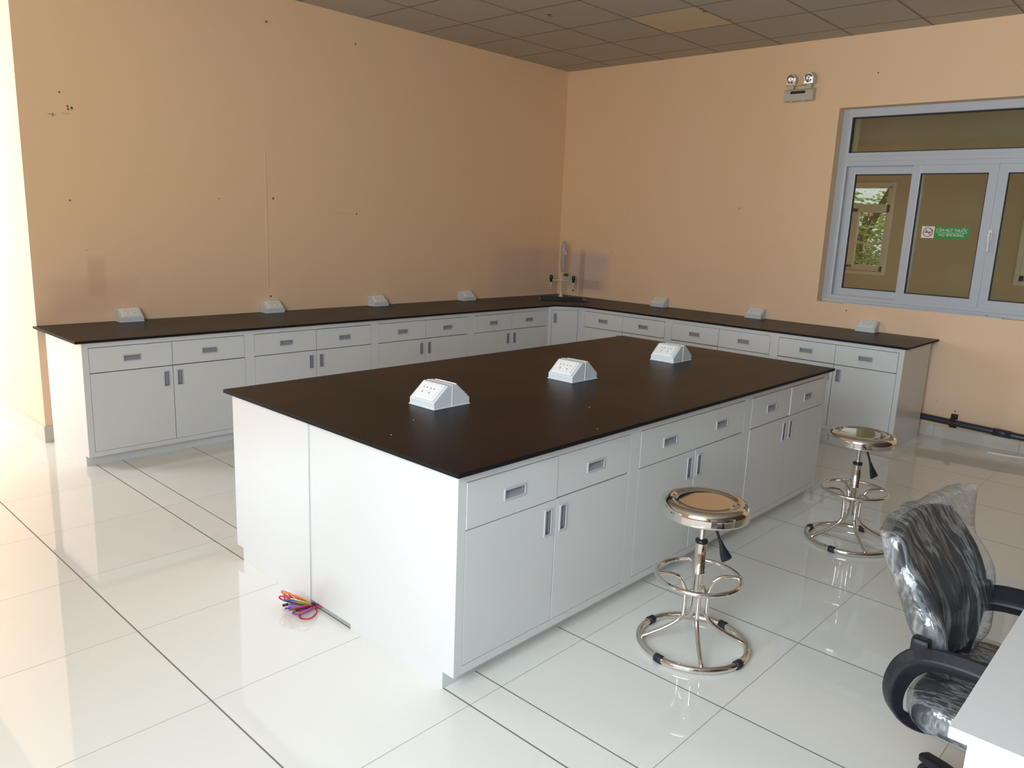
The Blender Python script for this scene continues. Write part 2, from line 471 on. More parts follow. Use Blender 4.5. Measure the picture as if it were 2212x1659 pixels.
# ------------------------------------------------------------------ window in the right wall
fx = .1
b = BM()
def ybar(bm, y0, y1, z0, z1, x0, x1, bev=.006): box(bm, x0, x1, min(y0, y1), max(y0, y1), z0, z1, bev=bev)
ybar(b, WY1, WY1-.078, WZ0, WZ1, fx, fx+.09)
ybar(b, WY0, WY0+.078, WZ0, WZ1, fx, fx+.09)
ybar(b, WY1-.07, WY0+.07, WZ1-.068, WZ1, fx, fx+.09)
ybar(b, WY1-.07, WY0+.07, WZ0, WZ0+.062, fx, fx+.09)
ybar(b, WY1-.07, WY0+.07, 2.15, 2.262, fx, fx+.09)
ybar(b, WY1-.07, WY0+.07, 2.19, 2.232, fx-.006, fx+.01, .003)
ybar(b, WY1-.02, WY0+.02, WZ0-.002, WZ0+.03, fx-.03, fx+.01, .004)
win = struct('window_1', b, 'frame')
b = BM()   # glazing beads of the transom
for (y0, y1, z0, z1) in ((WY1-.078, WY1-.086, 2.262, 2.55), (WY0+.078, WY0+.086, 2.262, 2.55), (WY1-.078, WY0+.078, 2.262, 2.27), (WY1-.078, WY0+.078, 2.542, 2.55)):
    ybar(b, y0, y1, z0, z1, fx+.02, fx+.05, 0)
obj('transom_gasket', b, 'gasket', win)
b = BM(); box(b, fx+.04, fx+.046, WY0+.07, WY1-.07, 2.255, 2.555); obj('transom_pane', b, 'glass', win)
def sash(y0, y1, dx):
    z0, z1, s = 1.056, 2.152, .066
    bm = BM()
    for a, c, e, f in ((y1, y1-s, z0, z1), (y0, y0+s, z0, z1), (y1-s+.003, y0+s-.003, z0, z0+s), (y1-s+.003, y0+s-.003, z1-s, z1)):
        ybar(bm, a, c, e, f, fx+dx, fx+dx+.04, .005)
    o = obj('window_sash', bm, 'frame', win)
    bm = BM(); g_ = .007
    for a, c, e, f in ((y1-s, y1-s-g_, z0+s, z1-s), (y0+s, y0+s+g_, z0+s, z1-s), (y1-s, y0+s, z0+s, z0+s+g_), (y1-s, y0+s, z1-s-g_, z1-s)):
        ybar(bm, a, c, e, f, fx+dx+.012, fx+dx+.028, 0)
    obj('gasket', bm, 'gasket', o)
    bm = BM(); box(bm, fx+dx+.018, fx+dx+.023, y0+s-.01, y1-s+.01, z0+s-.01, z1-s+.01); obj('pane', bm, 'glass', o)
    return o
sash(-3.66, -3.054, .045)
s2 = sash(-4.2, -3.585, .0)
s3 = sash(-4.815, -4.2, .0)
sash(-5.35, -4.74, .045)
b = BM()
box(b, fx-.012, fx+.002, -4.225, -4.197, 1.575, 1.66, bev=.004)
tube(b, [(fx-.01, -4.211, 1.625), (fx-.04, -4.211, 1.628)], .008)
tube(b, smooth_path([(fx-.04, -4.211, 1.637), (fx-.042, -4.211, 1.6), (fx-.036, -4.214, 1.55), (fx-.034, -4.216, 1.49)], 4), [.011]*4+[.010]*4+[.009]*4+[.008], seg=10)
obj('window_handle', b, 'white', s2, smooth=True)
b = BM()
box(b, fx-.06, fx-.032, -4.28, -3.70, WZ0+.004, WZ0+.016); box(b, fx-.09, fx-.06, -4.4, -3.2, WZ0+.0, WZ0+.008)
obj('drain_strip', b, 'frame', win)

# no-smoking sign on the glass of the second sash
sg = thing('no_smoking_sign', 'green and white no smoking sign stuck on the window pane', 'sign', (fx+.0165, -3.888, 1.626), 0)
b = BM(); box(b, -.0015, 0, -.172, .078, -.046, .046, bev=.0005); obj('green_panel', b, 'green', sg)
b = BM(); box(b, -.0015, 0, .078, .172, -.046, .046, bev=.0005); wp = obj('white_panel', b, 'white', sg)
def ring2(bm, cy, cz, r0, r1, x, n=40):
    A = [bm.verts.new((x, cy+r0*math.cos(2*PI*k/n), cz+r0*math.sin(2*PI*k/n))) for k in range(n)]
    B = [bm.verts.new((x, cy+r1*math.cos(2*PI*k/n), cz+r1*math.sin(2*PI*k/n))) for k in range(n)]
    for k in range(n): bm.faces.new((A[k], A[(k+1) % n], B[(k+1) % n], B[k]))
b = BM(); ring2(b, .125, 0, .032, .038, -.0022)
a_ = R(45)
T2 = Matrix.Translation((-.0024, .125, 0)) @ Matrix.Rotation(a_, 4, 'X')
box(b, -.0002, .0002, -.035, .035, -.003, .003, T2)
obj('prohibition_ring', b, 'red', wp)
b = BM()
box(b, -.0022, -.0018, .1, .152, -.004, .004)
tube(b, smooth_path([(-.002, .1, .006), (-.002, .096, .014), (-.002, .106, .02), (-.002, .112, .026), (-.002, .104, .03)], 5), .0015, seg=6)
tube(b, smooth_path([(-.002, .095, .004), (-.002, .09, .012), (-.002, .096, .022)], 5), .0015, seg=6)
obj('cigarette', b, 'sign_black', wp)
def text(body, size, loc, mname, parent, rot=(PI/2, 0, -PI/2), ext=.0004, width=None):
    cu = bpy.data.curves.new('t', 'FONT'); cu.body = body; cu.size = size; cu.extrude = ext
    cu.align_x = 'CENTER'; cu.align_y = 'CENTER'
    t = bpy.data.objects.new('t', cu); C.objects.link(t)
    dg = bpy.context.evaluated_depsgraph_get(); dg.update()
    me = bpy.data.meshes.new_from_object(t.evaluated_get(dg)); bpy.data.objects.remove(t)
    if width and len(me.vertices):
        xs = [v.co.x for v in me.vertices]; k = width/max(1e-6, max(xs)-min(xs))
        for v in me.vertices: v.co.x *= k
    me.materials.clear(); me.materials.append(M[mname])
    o = bpy.data.objects.new('lettering', me); C.objects.link(o); o.parent = parent
    o.location = loc; o.rotation_euler = rot
    return o
text('CẤM HÚT THUỐC', .034, (-.0022, -.048, .018), 'white', sg, width=.225)
text('NO SMOKING', .03, (-.0022, -.048, -.018), 'white', sg, width=.18)
b = BM(); box(b, -.0022, -.0018, -.16, .066, -.0012, .0008); obj('dividing_line', b, 'white', sg)

# corridor seen through the window, and what lies outside it
CX = 2.0
b = BM(); box(b, .22, CX, YR, 1.0, -.1, 0); struct('floor_corridor', b, 'floor')
b = BM(); box(b, .22, CX+.2, YR, 1.0, H, H+.1); struct('ceiling_corridor', b, 'ceiling')
b = BM()
h1 = [(-2.84, 1.2), (-1.2, 1.2), (-1.2, 2.10), (-2.84, 2.10)]
h2 = [(-6.2, 1.2), (-4.10, 1.2), (-4.10, 2.10), (-6.2, 2.10)]
prism(b, [(YR, 0), (1.0, 0), (1.0, H), (YR, H)], CX, CX+.2, [h1, h2], T)
struct('wall_corridor', b, 'corridor')
for i, (y0, y1, ms) in enumerate(((-2.84, -1.2, (-2.47, -1.6)), (-6.2, -4.1, (-4.6, -5.3)))):
    b = BM(); x0, x1 = CX+.02, CX+.09
    for y in (y0+.022, y1-.022): box(b, x0, x1, y-.022, y+.022, 1.2, 2.1, bev=.004)
    for y in ms: box(b, x0, x1, y-.04, y+.04, 1.23, 1.87, bev=.004)
    for z, hh in ((1.232, .03), (1.868, .045), (2.092, .012)): box(b, x0, x1, y0, y1, z-hh, z+hh, bev=.004)
    box(b, x0-.005, x1, y0, y1, 1.49, 1.505)
    o = struct('window_2' if i == 0 else 'window_7', b, 'corridor_frame')
    b = BM(); box(b, CX+.05, CX+.054, y0, y1, 1.2, 2.1); obj('pane', b, 'glass', o)
    b = BM()
    for (a, c, e, f) in ((y0-.035, y0, 1.165, 2.135), (y1, y1+.035, 1.165, 2.135), (y0, y1, 1.165, 1.2), (y0, y1, 2.1, 2.135)):
        box(b, CX-.014, CX, a, c, e, f, bev=.003)
    obj('architrave', b, 'corridor_frame', o)
b = BM(); box(b, CX-.03, CX, -2.424, -2.392, 2.3, H); struct('trim_1', b, 'corridor_frame')

b = BM(); box(b, 2.4, 30, -20, 30, -.2, -.02); struct('ground', b, 'soil')
def tree(loc, h, r, seed, leafm, label):
    rnd = random.Random(seed)
    t = thing('tree', label, 'tree', loc, 0, 'trees outside the corridor window')
    bm = BM(); tube(bm, smooth_path([(0, 0, 0), (.05, .03, h*.3), (-.04, .06, h*.6), (0, 0, h*.85)], 4), [.09-.005*i for i in range(13)], seg=8)
    for k in range(5):
        a = rnd.uniform(0, 2*PI); tube(bm, [(0, 0, h*.4+k*.2), (r*.6*math.cos(a), r*.6*math.sin(a), h*.6+k*.25)], .025, seg=6)
    obj('trunk', bm, 'bark', t, smooth=True)
    bm = BM()
    for k in range(8000):
        while True:
            v = Vector((rnd.uniform(-1, 1), rnd.uniform(-1, 1), rnd.uniform(-1, 1)))
            if v.length < 1 and noise.noise(v*2.2+Vector((seed, 0, 0))) > -.22: break
        p = Vector((v.x*r, v.y*r, h*.55+v.z*h*.45)); s = rnd.uniform(.026, .052)
        q = Matrix.Rotation(rnd.uniform(0, 6), 3, 'Z') @ Matrix.Rotation(rnd.uniform(0, 6), 3, 'X')
        vs = [bm.verts.new(p+q @ Vector(c)*s) for c in ((-1, 0, 0), (0, -.45, .1), (1, 0, 0), (0, .45, .1))]
        bm.faces.new(vs)
    f = obj('foliage', bm, leafm, t); f['kind'] = 'stuff'
tree((5.2, -1.5, -.02), 2.25, 1.1, 3, 'leaf', 'pale green tree outside, nearest behind the corridor window')
tree((8.4, .8, -.02), 2.5, 1.4, 5, 'leaf2', 'darker green tree further off behind the pale tree outside')
tree((8.0, -2.9, -.02), 2.3, 1.2, 9, 'leaf2', 'low dark green tree outside, right of the pale tree')

# ------------------------------------------------------------------ worktops
D = .782; ZB = .79; TH = .016
def bevel_edge(o, w=.003): 
    m = o.modifiers.new('bevel', 'BEVEL'); m.width = w; m.segments = 2; m.limit_method = 'ANGLE'; m.angle_limit = R(50)
sc = Vector((-.47, -.465)); ds = Vector((.7071, -.7071)); dn = Vector((-.7071, -.7071))
def sp(a, c): v = sc+ds*a+dn*c; return (v.x, v.y)
SL, SWd = .245, .19
hole = [sp(-SL+.012, -SWd+.012), sp(SL-.012, -SWd+.012), sp(SL-.012, SWd-.012), sp(-SL+.012, SWd-.012)]
b = BM()
outer = [(0, 0), (-5.314, 0), (-5.314, -D), (-.952, -D), (-D, -.985), (-D, -3.996), (0, -3.996)]
prism(b, outer, ZB-TH, ZB, [hole], mi=0, mi_side=1)
o = obj('worktop', b, ['worktop', 'worktop_edge']); bevel_edge(o)
tag(o, 'long dark brown corner worktop running along both walls', 'worktop')
b = BM(); box(b, -5.255, -2.204, -4.012, -2.474, .8-TH, .8, mi=0)
for f in b.faces:
    if abs(f.normal.z) < .5: pass
bmesh.ops.recalc_face_normals(b, faces=b.faces[:])
for f in b.faces: f.material_index = 0 if f.normal.z > .5 else 1
o = obj('worktop', b, ['worktop', 'worktop_edge']); bevel_edge(o)
tag(o, 'rectangular dark brown worktop of the free-standing island', 'worktop')

# ------------------------------------------------------------------ cabinets
KICK = .065; KIN = .055
def front_T(origin, ang):
    return Matrix.Translation(origin) @ Matrix.Rotation(ang, 4, 'Z')
def slab_with_pull(parent, name, x0, x1, z0, z1, hx0, hx1, hz0, hz1, vertical, out=0., th=.018):
    """panel in the cabinet front (front plane y=0 facing -y), with a recessed grey pull"""
    T_ = Matrix(((1, 0, 0, 0), (0, 0, 1, 0), (0, 1, 0, 0), (0, 0, 0, 1)))   # (x,z,depth)->(x,depth,z)
    bm = BM()
    prism(bm, [(x0, z0), (x1, z0), (x1, z1), (x0, z1)], -out, th-out, [[(hx0+.003, hz0+.003), (hx1-.003, hz0+.003), (hx1-.003, hz1-.003), (hx0+.003, hz1-.003)]], T_)
    d = obj(name, bm, 'cabinet', parent, bevel=.0009)
    bm = BM(); w = .007
    prism(bm, [(hx0, hz0), (hx1, hz0), (hx1, hz1), (hx0, hz1)], -.0035-out, .004-out, [[(hx0+w, hz0+w), (hx1-w, hz0+w), (hx1-w, hz1-w), (hx0+w, hz1-w)]], T_)
    h = obj('handle', bm, 'handle', d, bevel=.001)
    bm = BM()      # sloping pocket
    if not vertical:
        a = [bm.verts.new(p) for p in ((hx0+w, -.001-out, hz0+w), (hx1-w, -.001-out, hz0+w), (hx1-w, .013-out, hz1-w-.008), (hx0+w, .013-out, hz1-w-.008))]
        t2 = [bm.verts.new(p) for p in ((hx0+w, .013-out, hz1-w), (hx1-w, .013-out, hz1-w))]
        bm.faces.new(a); bm.faces.new((a[3], a[2], t2[1], t2[0]))
    else:
        bm.faces.new([bm.verts.new(p) for p in ((hx0+w, .013-out, hz0+w), (hx1-w, .013-out, hz0+w), (hx1-w, .013-out, hz1-w), (hx0+w, .013-out, hz1-w))])
    box(bm, hx0+.003, hx0+w, .0-out, .014-out, hz0+.003, hz1-.003); box(bm, hx1-w, hx1-.003, .0-out, .014-out, hz0+.003, hz1-.003)
    box(bm, hx0+w, hx1-w, .0-out, .014-out, hz1-w, hz1-.003); box(bm, hx0+w, hx1-w, .0-out, .014-out, hz0+.003, hz0+w)
    obj('recess', bm, 'handle_in', h)
    return d
def cabinet(label, W, depth, top, origin, ang, group, seed=0, name='base_cabinet'):
    """front plane at y=0 facing -y, body towards +y, x from 0 to W"""
    rnd = random.Random(seed)
    t = thing(name, label, 'cabinet', origin, ang, group)
    st = .036; bz0 = KICK+.03; dz = bz0+.49; tz = top-.032; g_ = .0022
    bm = BM()
    box(bm, 0, W, .022, depth, KICK, top)                  # carcass
    box(bm, 0, st, 0, .022, KICK, top); box(bm, W-st, W, 0, .022, KICK, top)
    box(bm, st, W-st, 0, .022, KICK, bz0); box(bm, st, W-st, 0, .022, tz, top)
    box(bm, 0, W, KIN, depth, 0, KICK)
    obj('body', bm, 'cabinet', t)
    bm = BM(); box(bm, st, W-st, .0205, .0219, bz0, tz); obj('gap_shade_face', bm, 'gap_shade', t)  # dark sheet standing in for shade behind the fronts
    mid = W/2
    for k in (0, 1):
        x0, x1 = (st, mid) if k == 0 else (mid, W-st)
        x0 += g_; x1 -= g_
        cx = (x0+x1)/2
        slab_with_pull(t, 'drawer', x0, x1, dz+g_+rnd.uniform(0, .002), tz-g_-rnd.uniform(0, .002), cx-.055, cx+.055, (dz+tz)/2-.024, (dz+tz)/2+.02, False, out=rnd.choice((0, 0, .001, .002, .004)))
        hx = (mid-.064, mid-.022) if k == 0 else (mid+.022, mid+.064)
        slab_with_pull(t, 'door', x0, x1, bz0+g_, dz-g_, hx[0], hx[1], dz-.135, dz-.03, True, out=rnd.choice((0, 0, .001, .002)))
    return t
fcl = -(D-.03)       # bench cabinet fronts
top = ZB-TH
xs = [-5.272, -4.201, -3.131, -2.075, -1.022]
ll = ['white base cabinet at the free left end of the wall bench',
      'white base cabinet second from the free left end of the wall bench',
      'white base cabinet on the left wall, third from its free end',
      'white base cabinet on the left wall, directly left of the corner cabinet']
for i in range(4):
    cabinet(ll[i], xs[i+1]-xs[i], .65, top, (xs[i], fcl, 0), 0, 'base cabinets along the left wall', 11+i)
ys = [-.955, -1.957, -2.969, -3.968]
lr = ['white base cabinet on the right wall, directly right of the corner cabinet',
      'white base cabinet in the middle of the right wall bench, behind the island',
      'white base cabinet at the free right end of the wall bench, by the grey pipe']
for i in range(3):
    cabinet(lr[i], ys[i]-ys[i+1], .65, top, (fcl, ys[i], 0), -PI/2, 'base cabinets along the right wall', 21+i)

# corner cabinet (five-sided, one door)
A = Vector((-1.022, fcl)); B = Vector((fcl, -.955)); d_ = (B-A); Wc = d_.length; angc = math.atan2(d_.y, d_.x)
t = thing('corner_cabinet', 'narrow white corner cabinet with a single door under the sink', 'cabinet', (A.x, A.y, 0), angc)
inv = front_T(Vector((A.x, A.y, 0)), angc).inverted()
def loc2(x, y): v = inv @ Vector((x, y, 0)); return (v.x, v.y)
bm = BM()
prism(bm, [(0, .022), (Wc, .022), loc2(fcl, -.953), loc2(-.1, -.953), loc2(-.1, -.1), loc2(-1.02, -.1), loc2(-1.02, fcl)], KICK, top-.26)
prism(bm, [(.02, KIN), (Wc-.02, KIN), loc2(-.1, -.9), loc2(-.1, -.1), loc2(-.98, -.1)], 0, KICK)
box(bm, 0, .034, 0, .022, KICK, top); box(bm, Wc-.034, Wc, 0, .022, KICK, top); box(bm, .034, Wc-.034, 0, .022, KICK, KICK+.03); box(bm, .034, Wc-.034, 0, .022, top-.032, top)
box(bm, .0, Wc, .022, .03, KICK, top)
obj('body', bm, 'cabinet', t)
bm = BM(); box(bm, .034, Wc-.034, .0205, .0219, KICK+.03, top-.032); obj('gap_shade_face', bm, 'gap_shade', t)  # same painted gap shade behind the single door
slab_with_pull(t, 'door', .037, Wc-.037, KICK+.0325, top-.0345, .05, .09, top-.165, top-.065, True)

# island: front row, end filler, back row
ztop = .8-TH
xi = [-5.226, -4.229, -3.232, -2.234]
li = ['white island cabinet nearest the camera, on the stool side',
      'white island cabinet in the middle, behind the nearer steel stool',
      'white island cabinet at the far end, on the stool side']
for i in range(3):
    cabinet(li[i], xi[i+1]-xi[i], .59, ztop, (xi[i], -3.983, 0), 0, 'island cabinets facing the stools', 31+i)
lb = ['white island cabinet whose plain left end faces the bright side, beyond the coloured wires',
      'white island cabinet in the middle of the hidden side facing the wall bench',
      'white island cabinet at the far end of the hidden side facing the wall bench']
for i in range(3):
    cabinet(lb[i], xi[i+1]-xi[i], .609, ztop, (xi[i+1], -2.503, 0), PI, 'island cabinets facing the wall bench', 41+i)
b = BM(); box(b, -5.2215, -5.203, -3.392, -3.113, .019, ztop-.001, bev=.001); o = obj('filler_panel', b, 'cabinet')
tag(o, 'narrow white filler panel between the two end cabinets of the island', 'panel')
b = BM(); box(b, -2.252, -2.234, -3.392, -3.113, 0, ztop-.001, bev=.001); o = obj('filler_panel', b, 'cabinet')
tag(o, 'white filler panel closing the far end of the island', 'panel')

# ------------------------------------------------------------------ power sockets
def faceplate(parent, T_, w=.135, h=.088):
    """plate lying in local XY, facing +z"""
    bm = BM(); vs = []
    vs += box(bm, -w/2, w/2, -h/2, h/2, 0, .005, bev=.002)
    vs += box(bm, -w/2+.01, w/2-.01, -h/2+.008, h/2-.008, .004, .010, bev=.003)
    for v in bm.verts: v.co = T_ @ v.co
    p = obj('faceplate', bm, 'plate', parent)
    bm = BM()
    for s in (-1, 1):
        cx = s*.022
        for dx, a in ((-.010, 35), (.010, -35)):
            box(bm, -.0016, .0016, -.0038, .0038, 0, .0006, Matrix.Translation((cx+dx, .011, .0101)) @ Matrix.Rotation(R(a), 4, 'Z'))
        box(bm, -.0014, .0014, -.0055, .0055, 0, .0006, Matrix.Translation((cx, -.013, .0101)))
    for v in bm.verts: v.co = T_ @ v.co
    obj('socket_slots', bm, 'slot', p)
def wedge(bm, w, depth, h, lip, ytop):
    """front at y=-depth facing -y, back at y=0"""
    prof = [(-depth, .0), (0, 0), (0, h), (-ytop, h), (-depth, lip)]
    T_ = Matrix(((0, 0, 1, -w/2), (1, 0, 0, 0), (0, 1, 0, 0), (0, 0, 0, 1)))
    prism(bm, prof, 0, w, (), T_)
def socket_single(label, loc, rz, group):
    t = thing('bench_socket', label, 'power socket', loc, rz, group)
    w, dp, h, lip, yt = .158, .1, .09, .03, .028
    bm = BM(); wedge(bm, w, dp, h, lip, yt)
    box(bm, -w/2-.004, w/2+.004, -dp-.004, 0, 0, .004)
    obj('housing', bm, 'socket', t, bevel=.003)
    slope = Vector((0, dp-yt, h-lip)); L = slope.length; a = math.atan2(h-lip, dp-yt)
    T_ = Matrix.Translation((0, -(dp+yt)/2, (h+lip)/2+.0005)) @ Matrix.Rotation(a, 4, 'X')
    faceplate(t, T_, .134, L*.92)
    return t
proto = None
sl = [(-4.724, 'pale grey bench socket on the left wall, nearest the free left end'),
      (-3.62, 'pale grey bench socket on the left wall, below the raised plaster line'),
      (-2.573, 'pale grey bench socket on the left wall, third from the free end'),
      (-1.474, 'pale grey bench socket on the left wall, closest to the sink')]
for x, l in sl:
    if proto is None: proto = socket_single(l, (x, -.006, ZB), 0, 'bench sockets along the left wall')
    else: dup(proto, (x, -.006, ZB), 0, l)
sr = [(-1.404, 'pale grey bench socket on the right wall, closest to the sink'),
      (-2.444, 'pale grey bench socket on the right wall, left of the window'),
      (-3.45, 'pale grey bench socket on the right wall, under the window near the worktop end')]
for y, l in sr: dup(proto, (-.006, y, ZB), -PI/2, l, 'bench sockets along the right wall')
def socket_double(label, loc, rz):
    t = thing('island_socket', label, 'power socket', loc, rz, 'double sockets on the island')
    w, dp, h, lip, yt = .158, .1, .094, .03, .024
    for s in (0, 1):
        Rz = Matrix.Rotation(PI*s, 4, 'Z') @ Matrix.Translation((0, -.0012, 0))
        bm = BM(); wedge(bm, w, dp, h, lip, yt); box(bm, -w/2-.004, w/2+.004, -dp-.004, 0, 0, .004)
        for v in bm.verts: v.co = Rz @ v.co
        obj('housing', bm, 'socket', t, bevel=.003)
        a = math.atan2(h-lip, dp-yt); L = math.hypot(h-lip, dp-yt)
        faceplate(t, Rz @ Matrix.Translation((0, -(dp+yt)/2, (h+lip)/2+.0005)) @ Matrix.Rotation(a, 4, 'X'), .134, L*.92)
    bm = BM(); box(bm, -w/2-.002, w/2+.002, -.0012, .0012, 0, h+.001); obj('joint_strip', bm, 'plate', t)
    return t
si = [(-4.67, 'white double-sided socket on the island, nearest the camera'),
      (-3.755, 'white double-sided socket in the middle of the island'),
      (-2.812, 'white double-sided socket on the far end of the island')]
sd = socket_double(si[0][1], (si[0][0], -3.262, .8), -PI/2)
for x, l in si[1:]: dup(sd, (x, -3.258, .8), -PI/2, l)

# white crumbs on the island top
for i, (x, y) in enumerate(((-4.199, -3.711), (-4.466, -3.956), (-5.139, -3.527), (-4.94, -3.412), (-4.231, -2.536))):
    bm = BM(); bmesh.ops.create_icosphere(bm, subdivisions=1, radius=.0036 if i == 0 else .0026)
    for v in bm.verts: v.co *= random.uniform(.6, 1.3); v.co.z = max(-.0015, v.co.z*.5)
    o = obj('crumb', bm, 'white'); o.location = (x, y, .8015); tag(o, 'tiny white crumb lying on the island worktop', 'crumb', 'white crumbs on the island worktop')

# ------------------------------------------------------------------ sink and tap
t = thing('sink', 'black rectangular sink set across the corner of the worktop', 'sink', (sc.x, sc.y, ZB), math.atan2(ds.y, ds.x))
bm = BM()
def ring_rect(bm, a, c, z): return [bm.verts.new(p) for p in ((-a, -c, z), (a, -c, z), (a, c, z), (-a, c, z))]
L0 = [ring_rect(bm, *q) for q in ((SL+.004, SWd+.004, .0005), (SL, SWd, .009), (SL-.018, SWd-.018, .009), (SL-.022, SWd-.022, 0), (SL-.035, SWd-.035, -.2), (SL-.05, SWd-.05, -.215))]
for P0, P1 in zip(L0, L0[1:]):
    for k in range(4): bm.faces.new((P0[k], P0[(k+1) % 4], P1[(k+1) % 4], P1[k]))
bm.faces.new(L0[-1])
for k in range(4):
    bm.faces.new
o = obj('basin', bm, 'sink', t, bevel=.004)
bm = BM(); lathe(bm, [(0, -.212), (.03, -.212), (.034, -.209), (.034, -.2145)], 20); obj('drain', bm, 'steel', t)

fr = Vector((.68, -.733, 0)); ang_f = math.atan2(fr.y, fr.x)
t = thing('laboratory_tap', 'cream three-way laboratory tap with green levers in the corner', 'tap', (-.262, -.269, ZB), ang_f)
bm = BM(); lathe(bm, [(0, .002), (.026, .002), (.026, .012), (.017, .02), (.0125, .05), (.011, .17), (.016, .175), (.016, .192), (.011, .197), (.009, .22), (0, .22)], 20); obj('column', bm, 'tap_body', t)
bm = BM(); tube(bm, [(-.115, 0, .182), (.128, 0, .182)], .0065); obj('cross_arm', bm, 'tap_body', t, smooth=True)
bm = BM(); lathe(bm, [(0, .197), (.0085, .197), (.01, .205), (.0085, .215), (0, .215)], 14); obj('brass_collar', bm, 'brass', t)
bm = BM(); tube(bm, smooth_path([(0, 0, .215), (0, 0, .35), (0, 0, .5), (.006, -.012, .555), (.014, -.04, .575), (.02, -.075, .56), (.022, -.09, .5), (.022, -.092, .46)], 5), .0075, seg=10); obj('gooseneck_spout', bm, 'tap_body', t, smooth=True)
for s, x in ((-1, -.113), (1, .13)):
    bm = BM(); lathe(bm, [(0, .16), (.011, .16), (.013, .18), (.019, .195), (.0195, .22), (.014, .234), (0, .236)], 16, Matrix.Translation((x, 0, 0)) @ Matrix.Rotation(R(0), 4, 'Y')); lv = obj('green_knob', bm, 'tap_green', t)
    bm = BM(); lathe(bm, [(0, .162), (.009, .162), (.0085, .13), (.006, .125), (.0045, .1), (.0045, .083), (0, .083)], 12, Matrix.Translation((x, 0, 0))); obj('hose_nozzle', bm, 'nozzle', t)
bm = BM(); lathe(bm, [(0, .07), (.008, .07), (.008, .084), (0, .085)], 12, Matrix.Translation((.13, 0, 0))); obj('nozzle_cap', bm, 'black', t)
bm = BM(); tube(bm, [(0, 0, .24), (.024, 0, .241)], .006); obj('lever_stem', bm, 'brass', t)
bm = BM(); box(bm, .022, .07, -.014, .014, .227, .256, bev=.005); obj('green_lever', bm, 'tap_green', t)
bm = BM()
prof = [(.016, .27), (.02, .3), (.03, .36), (.026, .42), (.03, .48), (.032, .54), (.022, .59), (.004, .605)]
vs = []
for i, (r_, z) in enumerate(prof):
    vs.append([bm.verts.new((.006+r_*1.0*math.cos(2*PI*k/16)*(1+.2*math.sin(k*3+i)), -.02-(.03 if i > 2 else .005)+r_*1.9*math.sin(2*PI*k/16)*(1+.2*math.cos(k*2+i*2)), z)) for k in range(16)])
for P0, P1 in zip(vs, vs[1:]):
    for k in range(16): bm.faces.new((P0[k], P0[(k+1) % 16], P1[(k+1) % 16], P1[k]))
obj('plastic_sleeve', bm, 'wrap_small', t, subsurf=1, smooth=True)['label'] = 'clear crinkled plastic sleeve'

# ------------------------------------------------------------------ emergency light on the right wall
t = thing('emergency_light', 'twin-head emergency light mounted high on the right wall', 'emergency light', (0, -2.63, 2.742), -PI/2)
# local: x along wall (image right), -y into the room
bm = BM()
T_ = Matrix(((0, 0, 1, -.128), (1, 0, 0, 0), (0, 1, 0, 0), (0, 0, 0, 1)))
prof = [(0, -.05), (-.06, -.05), (-.066, -.044), (-.066, .015)] + [(-.066+.03*(1-math.cos(R(a))), .015+.035*math.sin(R(a))) for a in (20, 40, 60, 80)] + [(-.03, .05), (0, .05)]
prism(bm, prof, 0, .256, (), T_)
obj('housing', bm, 'lamp_body', t, bevel=.003)
bm = BM(); box(bm, -.07, .06, -.0675, -.06, .008, .03, Matrix.Translation((0, -.0, 0))); obj('display', bm, 'slot', t)
bm = BM(); box(bm, -.1, -.055, -.05, -.012, .048, .085, bev=.003); box(bm, .055, .1, -.05, -.012, .048, .085, bev=.003); box(bm, -.1, .1, -.045, -.015, .079, .09, bev=.003); obj('bracket', bm, 'lamp_body', t)
for x, yaw in ((-.082, 8), (.082, -4)):
    Th = Matrix.Translation((x, -.035, .133)) @ Matrix.Rotation(R(yaw), 4, 'Z') @ Matrix.Rotation(R(6), 4, 'X')
    prof = rrect(-.044, .044, -.05, .046, .014) 
    pr = [(-.044, -.046), (-.04, -.05), (.04, -.05), (.044, -.046), (.044, .0)] + [(.044*math.cos(R(a)), .044*math.sin(R(a))) for a in range(15, 180, 15)] + [(-.044, 0)]
    Tp = Th @ Matrix(((1, 0, 0, 0), (0, 0, 1, 0), (0, 1, 0, 0), (0, 0, 0, 1)))
    bm = BM(); prism(bm, pr, -.035, .03, (), Tp); hd = obj('lamp_head', bm, 'lamp_body', t, bevel=.003)
    bm = BM()
    k = .87; pr2 = [(p[0]*k, p[1]*k) for p in pr]
    prism(bm, pr2, -.0385, -.0345, (), Tp)
    lathe(bm, [(.036, 0), (.022, .004), (.012, .012), (.011, .004), (0, .002)], 20, Th @ Matrix.Translation((0, -.0385, 0)) @ Matrix.Rotation(PI/2, 4, 'X'))
    obj('reflector', bm, 'lamp_mirror', hd)
bm = BM()
for x in (-.06, .05): box(bm, x-.012, x+.012, -.05, -.02, -.056, -.05)
obj('clip', bm, 'lamp_body', t)

